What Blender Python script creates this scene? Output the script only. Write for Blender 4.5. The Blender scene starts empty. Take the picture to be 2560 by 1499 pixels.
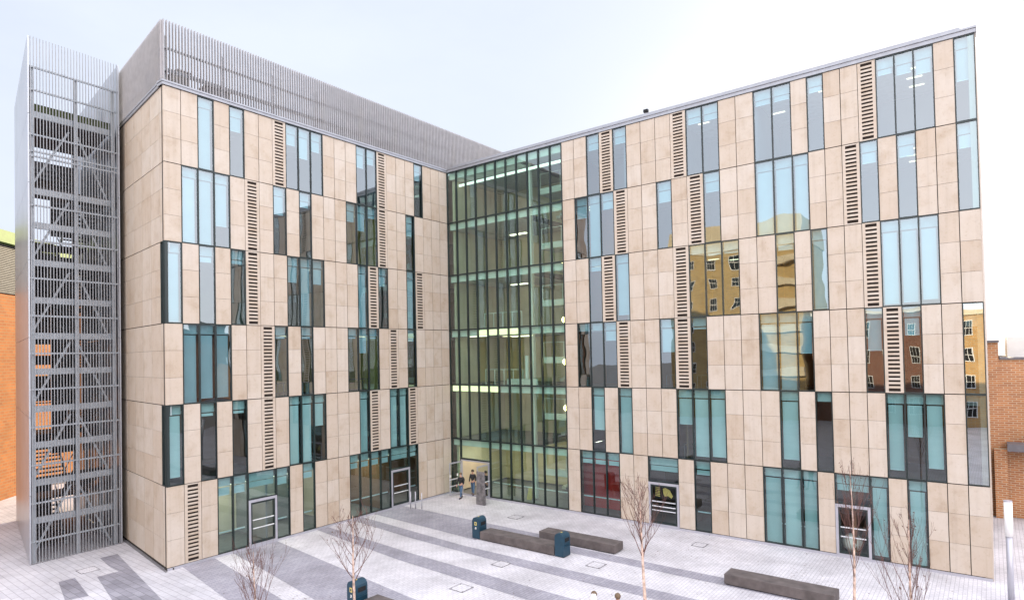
import bpy, math, random
from mathutils import Vector, Matrix
random.seed(7)
S = bpy.context.scene
COL = S.collection
R = math.radians

# ------------------------------------------------------------------ materials
def mat(name):
    m = bpy.data.materials.new(name); m.use_nodes = True
    nt = m.node_tree; nt.nodes.clear()
    out = nt.nodes.new('ShaderNodeOutputMaterial')
    return m, nt, out
def N(nt, t, **kw):
    n = nt.nodes.new(t)
    for k, v in kw.items():
        if k.startswith('_'): setattr(n, k[1:], v)
        else: n.inputs[k.replace('_', ' ')].default_value = v
    return n
def L(nt, a, b): nt.links.new(a, b)
def ramp(nt, fac, stops):
    r = nt.nodes.new('ShaderNodeValToRGB')
    cr = r.color_ramp
    while len(cr.elements) < len(stops): cr.elements.new(.5)
    for e, (p, c) in zip(cr.elements, stops):
        e.position = p; e.color = (*c, 1) if len(c) == 3 else c
    L(nt, fac, r.inputs['Fac']); return r
def coords(nt, scale=(1, 1, 1), kind='Object'):
    tc = nt.nodes.new('ShaderNodeTexCoord'); mp = nt.nodes.new('ShaderNodeMapping')
    mp.inputs['Scale'].default_value = scale
    L(nt, tc.outputs[kind], mp.inputs['Vector']); return mp.outputs['Vector']
def mul(nt, a, b, fac=1.0, mode='MULTIPLY'):
    m = nt.nodes.new('ShaderNodeMix'); m.data_type = 'RGBA'; m.blend_type = mode
    m.inputs['Factor'].default_value = fac
    L(nt, a, m.inputs['A']); L(nt, b, m.inputs['B']); return m.outputs['Result']

def plain(name, col, rough=.6, metal=0.0, var=.12, scale=3.0, bump=0.0, spec=.5):
    m, nt, out = mat(name)
    b = N(nt, 'ShaderNodeBsdfPrincipled', Roughness=rough, Metallic=metal)
    b.inputs['Specular IOR Level'].default_value = spec
    v = coords(nt)
    n = N(nt, 'ShaderNodeTexNoise', Scale=scale, Detail=5.0)
    L(nt, v, n.inputs['Vector'])
    lo = tuple(c*(1-var) for c in col); hi = tuple(min(1, c*(1+var)) for c in col)
    r = ramp(nt, n.outputs['Fac'], [(.3, lo), (.7, hi)])
    L(nt, r.outputs['Color'], b.inputs['Base Color'])
    if bump:
        n2 = N(nt, 'ShaderNodeTexNoise', Scale=scale*14, Detail=4.0); L(nt, v, n2.inputs['Vector'])
        bp = N(nt, 'ShaderNodeBump', Strength=bump, Distance=.01)
        L(nt, n2.outputs['Fac'], bp.inputs['Height']); L(nt, bp.outputs['Normal'], b.inputs['Normal'])
    L(nt, b.outputs['BSDF'], out.inputs['Surface'])
    return m

def emis(name, col, s):
    m, nt, out = mat(name)
    e = N(nt, 'ShaderNodeEmission', Strength=s); e.inputs['Color'].default_value = (*col, 1)
    L(nt, e.outputs['Emission'], out.inputs['Surface']); return m

def stone_mat():
    m, nt, out = mat('limestone')
    b = N(nt, 'ShaderNodeBsdfPrincipled', Roughness=.55)
    b.inputs['Specular IOR Level'].default_value = .3
    g = nt.nodes.new('ShaderNodeNewGeometry')
    v = coords(nt)
    add = N(nt, 'ShaderNodeVectorMath', _operation='SCALE'); cmb = nt.nodes.new('ShaderNodeCombineXYZ')
    for k in range(3): L(nt, g.outputs['Random Per Island'], cmb.inputs[k])
    L(nt, cmb.outputs[0], add.inputs[0]); add.inputs['Scale'].default_value = 60
    sm = N(nt, 'ShaderNodeVectorMath', _operation='ADD'); L(nt, v, sm.inputs[0]); L(nt, add.outputs[0], sm.inputs[1])
    big = N(nt, 'ShaderNodeTexNoise', Scale=1.1, Detail=6.0, Roughness=.6); L(nt, sm.outputs[0], big.inputs['Vector'])
    fine = N(nt, 'ShaderNodeTexNoise', Scale=9.0, Detail=6.0, Roughness=.7); L(nt, sm.outputs[0], fine.inputs['Vector'])
    isl = ramp(nt, g.outputs['Random Per Island'], [(0, (.49, .405, .325)), (.2, (.515, .437, .362)), (.6, (.53, .457, .385)), (1, (.55, .485, .42))])
    blot = ramp(nt, big.outputs['Fac'], [(.3, (.84, .79, .73)), (.46, (.96, .945, .92)), (.62, (1, 1, 1))])
    spk = ramp(nt, fine.outputs['Fac'], [(.30, (.80, .76, .70)), (.44, (1, 1, 1))])
    c = mul(nt, isl.outputs['Color'], blot.outputs['Color']); c = mul(nt, c, spk.outputs['Color'], .7)
    st = N(nt, 'ShaderNodeTexNoise', Scale=1.0, Detail=4.0); L(nt, coords(nt, (5, 5, .22)), st.inputs['Vector'])
    sr = ramp(nt, st.outputs['Fac'], [(.33, (.88, .87, .86)), (.5, (1, 1, 1))])
    c = mul(nt, c, sr.outputs['Color'], .6)
    L(nt, c, b.inputs['Base Color'])
    bp = N(nt, 'ShaderNodeBump', Strength=.15, Distance=.01); L(nt, fine.outputs['Fac'], bp.inputs['Height'])
    L(nt, bp.outputs['Normal'], b.inputs['Normal'])
    L(nt, b.outputs['BSDF'], out.inputs['Surface']); return m

def glass_mat(name, tint, f0=.12, wob=.006):
    m, nt, out = mat(name)
    lw = N(nt, 'ShaderNodeLayerWeight', Blend=.5)
    p = N(nt, 'ShaderNodeMath', _operation='POWER'); L(nt, lw.outputs['Facing'], p.inputs[0]); p.inputs[1].default_value = 4.0
    ma = N(nt, 'ShaderNodeMath', _operation='MULTIPLY_ADD'); L(nt, p.outputs[0], ma.inputs[0])
    ma.inputs[1].default_value = 1-f0; ma.inputs[2].default_value = f0
    t = N(nt, 'ShaderNodeBsdfTransparent'); t.inputs['Color'].default_value = (*tint, 1)
    g = N(nt, 'ShaderNodeBsdfAnisotropic', Roughness=.0); g.inputs['Color'].default_value = (.93, .98, 1, 1)
    g.distribution = 'GGX'
    v = coords(nt)
    geo = nt.nodes.new('ShaderNodeNewGeometry')
    n = N(nt, 'ShaderNodeTexNoise', Scale=.55, Detail=1.0); L(nt, v, n.inputs['Vector'])
    bp = N(nt, 'ShaderNodeBump', Strength=1.0, Distance=wob); L(nt, n.outputs['Fac'], bp.inputs['Height'])
    L(nt, bp.outputs['Normal'], g.inputs['Normal'])
    mx = nt.nodes.new('ShaderNodeMixShader'); L(nt, ma.outputs[0], mx.inputs[0])
    L(nt, t.outputs[0], mx.inputs[1]); L(nt, g.outputs[0], mx.inputs[2])
    L(nt, mx.outputs[0], out.inputs['Surface']); return m

def brick_mat(name, c1, c2, mortar, sc=1.0, flat=False):
    m, nt, out = mat(name)
    b = N(nt, 'ShaderNodeBsdfPrincipled', Roughness=.85)
    tc = nt.nodes.new('ShaderNodeTexCoord')
    sep = nt.nodes.new('ShaderNodeSeparateXYZ'); L(nt, tc.outputs['Object'], sep.inputs[0])
    ad = N(nt, 'ShaderNodeMath', _operation='ADD'); L(nt, sep.outputs[0], ad.inputs[0]); L(nt, sep.outputs[1], ad.inputs[1])
    cb = nt.nodes.new('ShaderNodeCombineXYZ')
    L(nt, ad.outputs[0], cb.inputs[0]); L(nt, sep.outputs[2], cb.inputs[1])
    br = N(nt, 'ShaderNodeTexBrick', Scale=1.0)
    br.inputs['Color1'].default_value = (*c1, 1); br.inputs['Color2'].default_value = (*c2, 1); br.inputs['Mortar'].default_value = (*mortar, 1)
    br.inputs['Mortar Size'].default_value = .012*sc; br.inputs['Brick Width'].default_value = .225*sc; br.inputs['Row Height'].default_value = .075*sc
    L(nt, cb.outputs[0], br.inputs['Vector'])
    n = N(nt, 'ShaderNodeTexNoise', Scale=.8, Detail=5.0); L(nt, tc.outputs['Object'], n.inputs['Vector'])
    r = ramp(nt, n.outputs['Fac'], [(.3, (.84, .83, .82)), (.7, (1.05, 1.04, 1.03))])
    L(nt, mul(nt, br.outputs['Color'], r.outputs['Color']), b.inputs['Base Color'])
    L(nt, b.outputs['BSDF'], out.inputs['Surface']); return m

def paver_mat(name, c1, c2, mortar, bw, bh, rot=0.0, wear=.25, msize=.008):
    m, nt, out = mat(name)
    b = N(nt, 'ShaderNodeBsdfPrincipled', Roughness=.7)
    b.inputs['Specular IOR Level'].default_value = .35
    tc = nt.nodes.new('ShaderNodeTexCoord'); mp = nt.nodes.new('ShaderNodeMapping')
    mp.inputs['Rotation'].default_value = (0, 0, rot); L(nt, tc.outputs['Object'], mp.inputs['Vector'])
    br = N(nt, 'ShaderNodeTexBrick', Scale=1.0)
    br.inputs['Color1'].default_value = (*c1, 1); br.inputs['Color2'].default_value = (*c2, 1); br.inputs['Mortar'].default_value = (*mortar, 1)
    br.inputs['Mortar Size'].default_value = msize; br.inputs['Brick Width'].default_value = bw; br.inputs['Row Height'].default_value = bh
    L(nt, mp.outputs['Vector'], br.inputs['Vector'])
    n = N(nt, 'ShaderNodeTexNoise', Scale=.5, Detail=7.0, Roughness=.65); L(nt, tc.outputs['Object'], n.inputs['Vector'])
    r = ramp(nt, n.outputs['Fac'], [(.3, (1-wear,)*3), (.62, (1.06, 1.06, 1.06))])
    n2 = N(nt, 'ShaderNodeTexNoise', Scale=11.0, Detail=3.0, Roughness=.8); L(nt, tc.outputs['Object'], n2.inputs['Vector'])
    r2 = ramp(nt, n2.outputs['Fac'], [(.33, (.72, .7, .7)), (.47, (1, 1, 1))])
    vo = N(nt, 'ShaderNodeTexVoronoi', Scale=1.3); L(nt, tc.outputs['Object'], vo.inputs['Vector'])
    vr_ = ramp(nt, vo.outputs['Distance'], [(.03, (.55, .53, .53)), (.055, (1, 1, 1))])
    n3 = N(nt, 'ShaderNodeTexNoise', Scale=.16, Detail=4.0, Roughness=.6, Distortion=.8); L(nt, tc.outputs['Object'], n3.inputs['Vector'])
    r3 = ramp(nt, n3.outputs['Fac'], [(.36, (.87, .86, .86)), (.56, (1, 1, 1))])
    c = mul(nt, br.outputs['Color'], r.outputs['Color']); c = mul(nt, c, r2.outputs['Color'], .6)
    c = mul(nt, c, vr_.outputs['Color'], .7); c = mul(nt, c, r3.outputs['Color'])
    L(nt, c, b.inputs['Base Color'])
    L(nt, b.outputs['BSDF'], out.inputs['Surface']); return m

M = {}
M['stone'] = stone_mat()
M['joint'] = plain('dark_joint', (.035, .028, .024), .9)
M['slot'] = plain('louvre_void', (.022, .014, .010), .9)
M['frame'] = plain('dark_green_frame', (.012, .022, .022), .35)
M['alu'] = plain('grey_aluminium', (.45, .45, .50), .38, .35, .06)
M['fin'] = plain('galvanised_fin', (.37, .36, .37), .5, .2, .08)
M['tower_fin'] = plain('tower_fin', (.33, .345, .37), .5, .2, .08)
M['dark_steel'] = plain('dark_steel', (.055, .05, .055), .6, 0, .2)
M['panel'] = plain('satin_cladding', (.40, .42, .46), .33, .45, .08, .6)
M['coping'] = plain('coping_metal', (.33, .34, .37), .42, .3, .08)
M['steel'] = plain('painted_steel', (.42, .46, .50), .5, .2, .1)
M['glass'] = glass_mat('tinted_glass', (.50, .73, .77), .21, .009)
M['low_glass'] = glass_mat('lower_glass', (.56, .77, .76), .11)
M['coated_glass'] = glass_mat('coated_glass', (.5, .62, .6), .38)
M['atrium_glass'] = glass_mat('green_glass', (.64, .86, .77), .15)
M['clear'] = glass_mat('clear_glass', (.8, .88, .86), .06)
M['blind'] = plain('roller_blind', (.62, .66, .69), .9, 0, .05, 1.2)
_nt = M['blind'].node_tree; _oi = _nt.nodes.new('ShaderNodeObjectInfo'); _b = [n for n in _nt.nodes if n.type == 'BSDF_PRINCIPLED'][0]
_rr = ramp(_nt, _oi.outputs['Random'], [(0, (.74, .78, .78)), (1, (1, 1, 1))]); _src = _b.inputs['Base Color'].links[0].from_socket
L(_nt, mul(_nt, _src, _rr.outputs['Color']), _b.inputs['Base Color'])
M['headbox'] = plain('blind_headbox', (.50, .54, .56), .7)
M['white'] = plain('white_paint', (.78, .78, .76), .5, 0, .04)
M['bar'] = plain('pale_rail', (.72, .75, .78), .35, .3)
M['ceil'] = plain('ceiling', (.6, .6, .57), .9)
M['carpet'] = plain('dark_carpet', (.10, .08, .065), .95)
M['tile'] = plain('grey_floor', (.16, .16, .17), .5)
for nm, c in dict(yellow=(.62, .46, .12), brown=(.19, .10, .055), beige=(.64, .55, .42), red=(.62, .03, .02), orange=(.55, .16, .05),
                  grey=(.22, .24, .26), blue=(.03, .10, .16), buff=(.52, .38, .20), cream=(.62, .52, .36), green=(.20, .26, .10)).items():
    M['w_'+nm] = plain('wall_'+nm, c, .9, 0, .1, 1.0)
M['wood'] = plain('dark_wood', (.10, .06, .035), .6)
M['ground'] = paver_mat('pale_paving', (.65, .635, .665), (.60, .585, .62), (.36, .35, .38), .30, .15, 0, .26)
M['plank'] = paver_mat('plank_paving', (.58, .575, .61), (.53, .525, .565), (.33, .32, .35), .8, .3, R(90), .2, .012)
M['stripe'] = paver_mat('grey_paving', (.385, .375, .425), (.325, .315, .365), (.19, .185, .22), .30, .15, R(0), .28)
M['stripe2'] = paver_mat('slate_paving', (.33, .325, .37), (.255, .25, .29), (.16, .155, .175), .8, .3, R(90), .3, .012)
M['asphalt'] = plain('asphalt', (.16, .155, .16), .9, 0, .2, 2)
M['concrete'] = plain('dark_concrete', (.105, .088, .085), .85, 0, .3, 2.2, .3)
M['slab'] = plain('weathered_stone', (.16, .15, .155), .9, 0, .45, 5, .6)
M['bin'] = plain('navy_bin', (.008, .042, .072), .4, 0, .15, 4)
M['bin_black'] = plain('bin_opening', (.006, .006, .008), .8)
M['gold'] = plain('bin_badge', (.62, .5, .16), .5)
M['bark'] = plain('birch_bark', (.52, .38, .31), .85, 0, .55, 9)
M['twig'] = plain('birch_twig', (.13, .062, .05), .8, 0, .3, 9)
M['leaf'] = plain('dry_leaf', (.10, .05, .03), .8, 0, .3, 9)
M['brick'] = brick_mat('orange_brick', (.50, .215, .085), (.36, .14, .06), (.50, .38, .26), 1.7)
M['brick_lit'] = brick_mat('ochre_brick', (.33, .115, .025), (.25, .08, .02), (.26, .14, .06), 3.0)
M['brick_sun_gold'] = brick_mat('sun_gold_brick', (.62, .36, .13), (.52, .28, .09), (.5, .4, .25), 2.5)  # bright sunlit gold put into the brick colour
M['brick_yellow'] = brick_mat('yellow_brick', (.62, .44, .17), (.52, .35, .12), (.5, .4, .25), 2.5)
M['brick_red'] = brick_mat('red_brick', (.30, .10, .06), (.22, .075, .045), (.30, .24, .2))
M['render'] = plain('cream_render', (.70, .60, .42), .9, 0, .08)
M['green_roof'] = plain('green_roof', (.11, .19, .05), .6)
M['moss'] = plain('mossy_edge', (.05, .065, .022), .9, 0, .3)
M['louvre'] = plain('grey_louvre', (.10, .105, .115), .6)
M['canopy'] = plain('grey_canopy', (.13, .125, .14), .6)
M['iron'] = plain('cover_edge', (.17, .165, .175), .7)
M['lampw'] = plain('white_diffuser', (.9, .9, .88), .35, 0, .02)
M['strip'] = emis('ceiling_strip', (1, .80, .52), 1.5)
M['glow'] = emis('soft_strip', (.9, 1, .9), 1.0)
M['soft'] = emis('fill_panel', (1, .88, .66), 2.6)
M['warm_glow'] = emis('warm_glow', (1, .92, .55), 1.0)
M['bulb'] = emis('pendant_glow', (1, .72, .3), 9)
M['skin'] = plain('skin', (.50, .30, .22), .6)
M['hair'] = plain('dark_hair', (.02, .015, .012), .6)
M['hairb'] = plain('brown_hair', (.13, .085, .05), .6)
M['jacket'] = plain('black_jacket', (.02, .022, .024), .8)
M['jeans'] = plain('blue_jeans', (.07, .13, .22), .85)
M['dark_cloth'] = plain('dark_cloth', (.03, .025, .04), .85)
M['fur'] = plain('white_hood', (.75, .72, .68), .9)
M['pack'] = plain('plant_casing', (.42, .40, .38), .7, 0, .15, .6)

# ------------------------------------------------------------------ mesh helpers
class MB:
    def __init__(s): s.v = []; s.f = []; s.mi = []; s.mats = []
    def m(s, k):
        if k not in s.mats: s.mats.append(k)
        return s.mats.index(k)
    def poly(s, pts, k):
        i = len(s.v); s.v += [tuple(p) for p in pts]; s.f.append(tuple(range(i, i+len(pts)))); s.mi.append(s.m(k))
    def hexa(s, p, k):                      # p: 8 points, bottom ring 0-3, top ring 4-7
        a, b, c, d = (Vector(p[i]) for i in (0, 1, 3, 4))
        fl = (b-a).cross(c-a).dot(d-a) < 0
        i = len(s.v); s.v += [tuple(q) for q in p]; mi = s.m(k)
        for q in ((0, 3, 2, 1), (4, 5, 6, 7), (0, 1, 5, 4), (1, 2, 6, 5), (2, 3, 7, 6), (3, 0, 4, 7)):
            q = q[::-1] if fl else q
            s.f.append(tuple(i+j for j in q)); s.mi.append(mi)
    def box(s, x0, x1, y0, y1, z0, z1, k):
        s.hexa([(x0, y0, z0), (x1, y0, z0), (x1, y1, z0), (x0, y1, z0), (x0, y0, z1), (x1, y0, z1), (x1, y1, z1), (x0, y1, z1)], k)
    def bar(s, a, b, w, h, k, up=(0, 0, 1)):  # rectangular bar between two points
        a = Vector(a); b = Vector(b); t = (b-a).normalized(); u = Vector(up)
        if abs(t.dot(u)) > .98: u = Vector((1, 0, 0))
        sd = t.cross(u).normalized(); up_ = sd.cross(t)
        q = []
        for c in (a, b):
            for su, sv in ((-1, -1), (1, -1), (1, 1), (-1, 1)): q.append(c+sd*(w/2*su)+up_*(h/2*sv))
        s.hexa(q, k)
    def tube(s, pts, rad, k, n=6, cap=True):
        rings = []; i0 = len(s.v); mi = s.m(k); pv = None
        P = [Vector(p) for p in pts]
        for j, p in enumerate(P):
            t = (P[min(j+1, len(P)-1)]-P[max(j-1, 0)]).normalized()
            if pv is None:
                pv = t.orthogonal().normalized()
            pv = (pv-t*pv.dot(t)).normalized(); w = t.cross(pv)
            r = rad[j] if isinstance(rad, (list, tuple)) else rad
            for a in range(n):
                an = 2*math.pi*a/n
                s.v.append(tuple(p+(pv*math.cos(an)+w*math.sin(an))*r))
        for j in range(len(P)-1):
            for a in range(n):
                b = (a+1) % n
                s.f.append((i0+j*n+a, i0+j*n+b, i0+(j+1)*n+b, i0+(j+1)*n+a)); s.mi.append(mi)
        if cap:
            s.f.append(tuple(i0+a for a in reversed(range(n)))); s.mi.append(mi)
            s.f.append(tuple(i0+(len(P)-1)*n+a for a in range(n))); s.mi.append(mi)
    def ball(s, c, r, k, nu=10, nv=7, sz=1.0):
        i0 = len(s.v); mi = s.m(k)
        for j in range(nv+1):
            th = math.pi*j/nv
            for a in range(nu):
                an = 2*math.pi*a/nu
                s.v.append((c[0]+r*math.sin(th)*math.cos(an), c[1]+r*math.sin(th)*math.sin(an), c[2]+r*sz*math.cos(th)))
        for j in range(nv):
            for a in range(nu):
                b = (a+1) % nu
                s.f.append((i0+j*nu+a, i0+(j+1)*nu+a, i0+(j+1)*nu+b, i0+j*nu+b)); s.mi.append(mi)
    def build(s, name, parent=None, smooth=False, bevel=0.0):
        me = bpy.data.meshes.new(name); me.from_pydata(s.v, [], s.f); me.update()
        for k in s.mats: me.materials.append(M[k])
        me.polygons.foreach_set('material_index', s.mi)
        if smooth: me.polygons.foreach_set('use_smooth', [True]*len(s.f))
        o = bpy.data.objects.new(name, me); COL.objects.link(o)
        if parent:
            o.parent = parent
            o.matrix_parent_inverse = world_of(parent).inverted()
        if bevel:
            b = o.modifiers.new('bevel', 'BEVEL'); b.width = bevel; b.segments = 2; b.limit_method = 'ANGLE'
        return o
def world_of(o):
    m = Matrix.LocRotScale(o.location, o.rotation_euler, o.scale)
    if o.parent: m = world_of(o.parent) @ o.matrix_parent_inverse @ m
    return m
def tag(o, label, cat, group=None):
    o['label'] = label; o['category'] = cat
    if group: o['group'] = group
    return o
def thing(name, label, cat, loc=(0, 0, 0), group=None):
    o = bpy.data.objects.new(name, None); COL.objects.link(o); o.location = loc; o.empty_display_size = .3
    return tag(o, label, cat, group)
def struct(name, mb):
    o = mb.build(name); o['kind'] = 'structure'; return o

def slant(mb, x1, y0, y1, z0, z1, k, off=.25):
    f = lambda y: -19.72+off+y*1.08/8.36
    mb.hexa([(f(y0), y0, z0), (x1, y0, z0), (x1, y1, z0), (f(y1), y1, z0), (f(y0), y0, z1), (x1, y0, z1), (x1, y1, z1), (f(y1), y1, z1)], k)
class Frame:                                  # a wall: origin, direction along it, outward normal
    def __init__(s, o, u, n): s.o = Vector((*o, 0)); s.u = Vector((*u, 0)).normalized(); s.n = Vector((*n, 0)).normalized()
    def p(s, u, z, d=0): return s.o+s.u*u+s.n*d+Vector((0, 0, z))
    def box(s, mb, u0, u1, z0, z1, d0, d1, k):
        mb.hexa([s.p(u0, z0, d0), s.p(u1, z0, d0), s.p(u1, z0, d1), s.p(u0, z0, d1), s.p(u0, z1, d0), s.p(u1, z1, d0), s.p(u1, z1, d1), s.p(u0, z1, d1)], k)
    def quad(s, mb, u0, u1, z0, z1, d, k):
        q = [s.p(u0, z0, d), s.p(u1, z0, d), s.p(u1, z1, d), s.p(u0, z1, d)]
        if (q[1]-q[0]).cross(q[3]-q[0]).dot(s.n) < 0: q = q[::-1]
        mb.poly(q, k)

# ------------------------------------------------------------------ the university building
LA = 19.72
ZS = [23.35, 19.63, 15.79, 11.81, 7.86, 3.97, 0.12]
FL = Frame((-LA, 0), (1, 0), (0, -1))                 # left wing
FR = Frame((0, 0), (0, -1), (-1, 0))                  # right wing with the atrium glazing
e = Vector((1.08, 8.36)).normalized()
FE = Frame((-LA, 0), (e.x, e.y), (-e.y, e.x))         # end wall of the left wing
UL = [i*LA/24 for i in range(25)]
UR = [i*.912 for i in range(27)]+[23.712+.742*k for k in range(1, 11)]    # 0..36; curtain wall 0..11, stone part from 11
UR0 = 11
END = UR[-1]
bld = thing('university_building', 'six storey L shaped limestone and glass university building round the plaza', 'building', (0, 0, 0))

# window lists per row: (first col, last col, [blind drops])
WL = [
 [(2,2,[1]),(4,4,[.33]),(8,10,[.3,.46,.3]),(14,15,[.35,.25]),(20,20,[.3])],
 [(1,3,[1,1,.7]),(7,7,[.4]),(9,9,[.22]),(13,15,[.3,.42,.18]),(19,19,[.36])],
 [(0,0,[.97]),(2,2,[.2]),(4,4,[.18]),(8,10,[.36,1,.36]),(14,14,[1]),(16,16,[.3]),(19,19,[1])],
 [(1,3,[.985,.94,.94]),(7,7,[.17]),(9,9,[.17]),(13,15,[.16,.39,.16]),(19,19,[.2])],
 [(0,0,[.9]),(2,2,[.17]),(4,4,[.17]),(8,10,[1,1,.47]),(14,14,[1]),(17,18,[1,1])],
 [(3,4,[.24,.24]),(7,7,[.24]),(9,9,[.22]),(13,16,[.22,.22,.22,.22]),(19,19,[.2])],
]
LL = [[7,16],[5,16],[5,15,20],[6,17],[6,15,19],[1]]
DL = [(5,6),(17,18)]
WR = [
 [(2,2,[.24]),(4,4,[.24]),(9,10,[.22,.22]),(13,14,[.2,.2]),(16,16,[.2]),(20,22,[.2,.25,.3]),(24,24,[.5])],
 [(1,3,[.33,.98,.25]),(7,7,[.3]),(10,10,[.27]),(13,15,[1,1,1]),(19,19,[.26]),(21,21,[.26]),(24,24,[.28])],
 [(2,2,[.2]),(4,4,[.9]),(9,11,[.15,.16,.16]),(14,14,[.2]),(16,16,[.97]),(20,22,[.96,.95,.93])],
 [(1,3,[.15,.15,.28]),(7,7,[.47]),(9,9,[.16]),(13,15,[1,1,.52]),(19,19,[.5]),(21,21,[.33]),(24,24,[.25])],
 [(2,2,[.66]),(4,4,[1]),(8,10,[.5,.94,.93]),(14,14,[.88]),(16,16,[.15]),(20,22,[.9,.5,.85]),(24,24,[.15])],
 [(1,3,[.2,.2,.2]),(9,9,[.2]),(13,15,[1,1,1]),(19,19,[.95]),(21,21,[1])],
]
LR = [[3,8,19],[4,9,18],[3,8,19],[4,8,20],[],[]]
DR = [(6,7),(17,18)]

wall = {k: MB() for k in ('left', 'right', 'end')}
def stone_cell(mb, F, u0, u1, z0, z1, thirds=3):
    h = (z1-z0)/thirds
    for t in range(thirds):
        a = z0+t*h+(.02 if t == 0 else .006); b = z0+(t+1)*h-(.02 if t == thirds-1 else .006)
        F.box(mb, u0+.016, u1-.016, a, b, -.035, .0, 'stone')
def louvre(F, u0, u1, z0, z1):
    mb = MB(); w = u1-u0; s = .185*w; n = 20
    F.box(mb, u0+.009, u0+s, z0+.014, z1-.014, -.035, 0, 'stone'); F.box(mb, u1-s, u1-.009, z0+.014, z1-.014, -.035, 0, 'stone')
    top = z1-.014; bot = z0+.014; g = .06
    F.box(mb, u0+s, u1-s, top-g, top, -.035, -.001, 'stone'); F.box(mb, u0+s, u1-s, bot, bot+g, -.035, -.001, 'stone')
    p = (top-bot-2*g)/n
    for i in range(n-1):
        z = bot+g+(i+1)*p-.25*p
        F.box(mb, u0+s, u1-s, z, z+.5*p, -.05, -.002, 'stone')
    F.box(mb, u0+s-.02, u1-s+.02, bot+.02, top-.02, -.12, -.06, 'slot')
    return mb.build('louvre_grille', bld)
def window(F, us, z0, z1, drops, rail=False, gk='glass', endwrap=False, left_edge=True):
    fr = MB(); w = .03
    for i, u in enumerate(us):
        a = u-w if 0 < i < len(us)-1 else (u if i == 0 else u-.035)
        b = u+w if 0 < i < len(us)-1 else (u+.035 if i == 0 else u)
        F.box(fr, a, b, z0, z1, -.16, .012, 'frame')
    for i in range(len(us)-1):
        F.box(fr, us[i]+.035, us[i+1]-.035, z0, z0+.05, -.16, .006, 'frame')
        F.box(fr, us[i]+.035, us[i+1]-.035, z1-.045, z1, -.16, .006, 'frame')
    wo = fr.build('window', bld)
    gl = MB()
    for i in range(len(us)-1): F.quad(gl, us[i]+.03, us[i+1]-.03, z0+.045, z1-.04, -.045, gk)
    gl.build('pane', wo)
    h = z1-z0
    for i, d in enumerate(drops):
        a, b = us[i]+.055, us[i+1]-.055
        bl = MB()
        zt = z1-.05
        F.box(bl, a, b, zt-.115*h, zt, -.26, -.22, 'headbox')
        zb = max(z0+.07, z1-d*h)
        if zt-.13*h-zb > .05:
            F.box(bl, a+.02, b-.05, zb, zt-.13*h, -.20, -.195, 'blind')
            F.box(bl, a+.02, b-.05, zb-.03, zb, -.21, -.185, 'bar')
        bl.build('blind', wo)
    if rail:
        rb = MB(); F.box(rb, us[0]+.04, us[-1]-.04, 1.08, 1.14, -.34, -.29, 'bar'); rb.build('guard_rail', wo)
    return wo
def door(F, u0, u1, z0, z1, zt=2.52, n_bars=2):
    wo = MB()
    F.box(wo, u0, u0+.035, zt, z1, -.16, .012, 'frame'); F.box(wo, u1-.035, u1, zt, z1, -.16, .012, 'frame')
    F.box(wo, u0+.035, u1-.035, z1-.045, z1, -.16, .006, 'frame'); F.box(wo, u0+.035, u1-.035, zt, zt+.07, -.16, .006, 'frame')
    w = wo.build('window', bld); w['label'] = 'transom light over the door'
    g = MB(); F.quad(g, u0+.03, u1-.03, zt+.06, z1-.04, -.045, 'low_glass'); g.build('pane', w)
    b = MB(); F.box(b, u0+.06, u1-.06, z1-.5, z1-.06, -.26, -.22, 'headbox'); F.box(b, u0+.08, u1-.08, z1-.82, z1-.53, -.20, -.195, 'blind'); b.build('blind', w)
    d = MB(); t = .12
    F.box(d, u0, u0+t, z0, zt-.002, -.12, .03, 'alu'); F.box(d, u1-t, u1, z0, zt-.002, -.12, .03, 'alu')
    F.box(d, u0+t, u1-t, zt-.14, zt-.002, -.12, .028, 'alu'); F.box(d, u0+t, u1-t, z0, z0+.06, -.12, .028, 'alu')
    a, c = u0+t, u1-t
    F.box(d, a, a+.085, z0+.06, zt-.14, -.1, .01, 'frame'); F.box(d, c-.085, c, z0+.06, zt-.14, -.1, .01, 'frame')
    F.box(d, a+.085, c-.085, zt-.24, zt-.14, -.1, .008, 'frame'); F.box(d, a+.085, c-.085, z0+.06, z0+.18, -.1, .008, 'frame')
    o = d.build('door', bld)
    g = MB(); F.quad(g, a+.08, c-.08, z0+.17, zt-.23, -.05, 'clear'); g.build('pane', o)
    for zz in ((.98, 1.42) if n_bars == 2 else (.92, 1.15, 1.42)):
        p = MB(); F.box(p, a+.09, c-.09, zz, zz+.05, .02, .06, 'bar'); p.build('push_bar', o)
    return o

DROP = {}
def fill_wing(F, U, base, W, LV, DD, mb, ncol):
    for r in range(6):
        z1, z0 = ZS[r], ZS[r+1]
        used = set()
        for c0, c1, dr in W[r]:
            rail = r == 5
            wo = window(F, [U[base+c] for c in range(c0, c1+2)], z0, z1, dr, rail, 'coated_glass' if F is FR and c0 == 24 and r > 2 else 'low_glass' if r > 3 else 'glass')
            used.update(range(c0, c1+1))
        for c in LV[r]:
            louvre(F, U[base+c], U[base+c+1], z0, z1); used.add(c)
        if r == 5:
            for i, (a, b) in enumerate(DD):
                door(F, U[base+a], U[base+b+1], z0, z1, 2.52, 3 if (F is FR and i == 0) else 2); used.update((a, b))
        for c in range(ncol):
            if c not in used: stone_cell(mb, F, U[base+c], U[base+c+1], z0, z1)
fill_wing(FL, UL, 0, WL, LL, DL, wall['left'], 24)
fill_wing(FR, UR, UR0, WR, LR, DR, wall['right'], 25)
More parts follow.
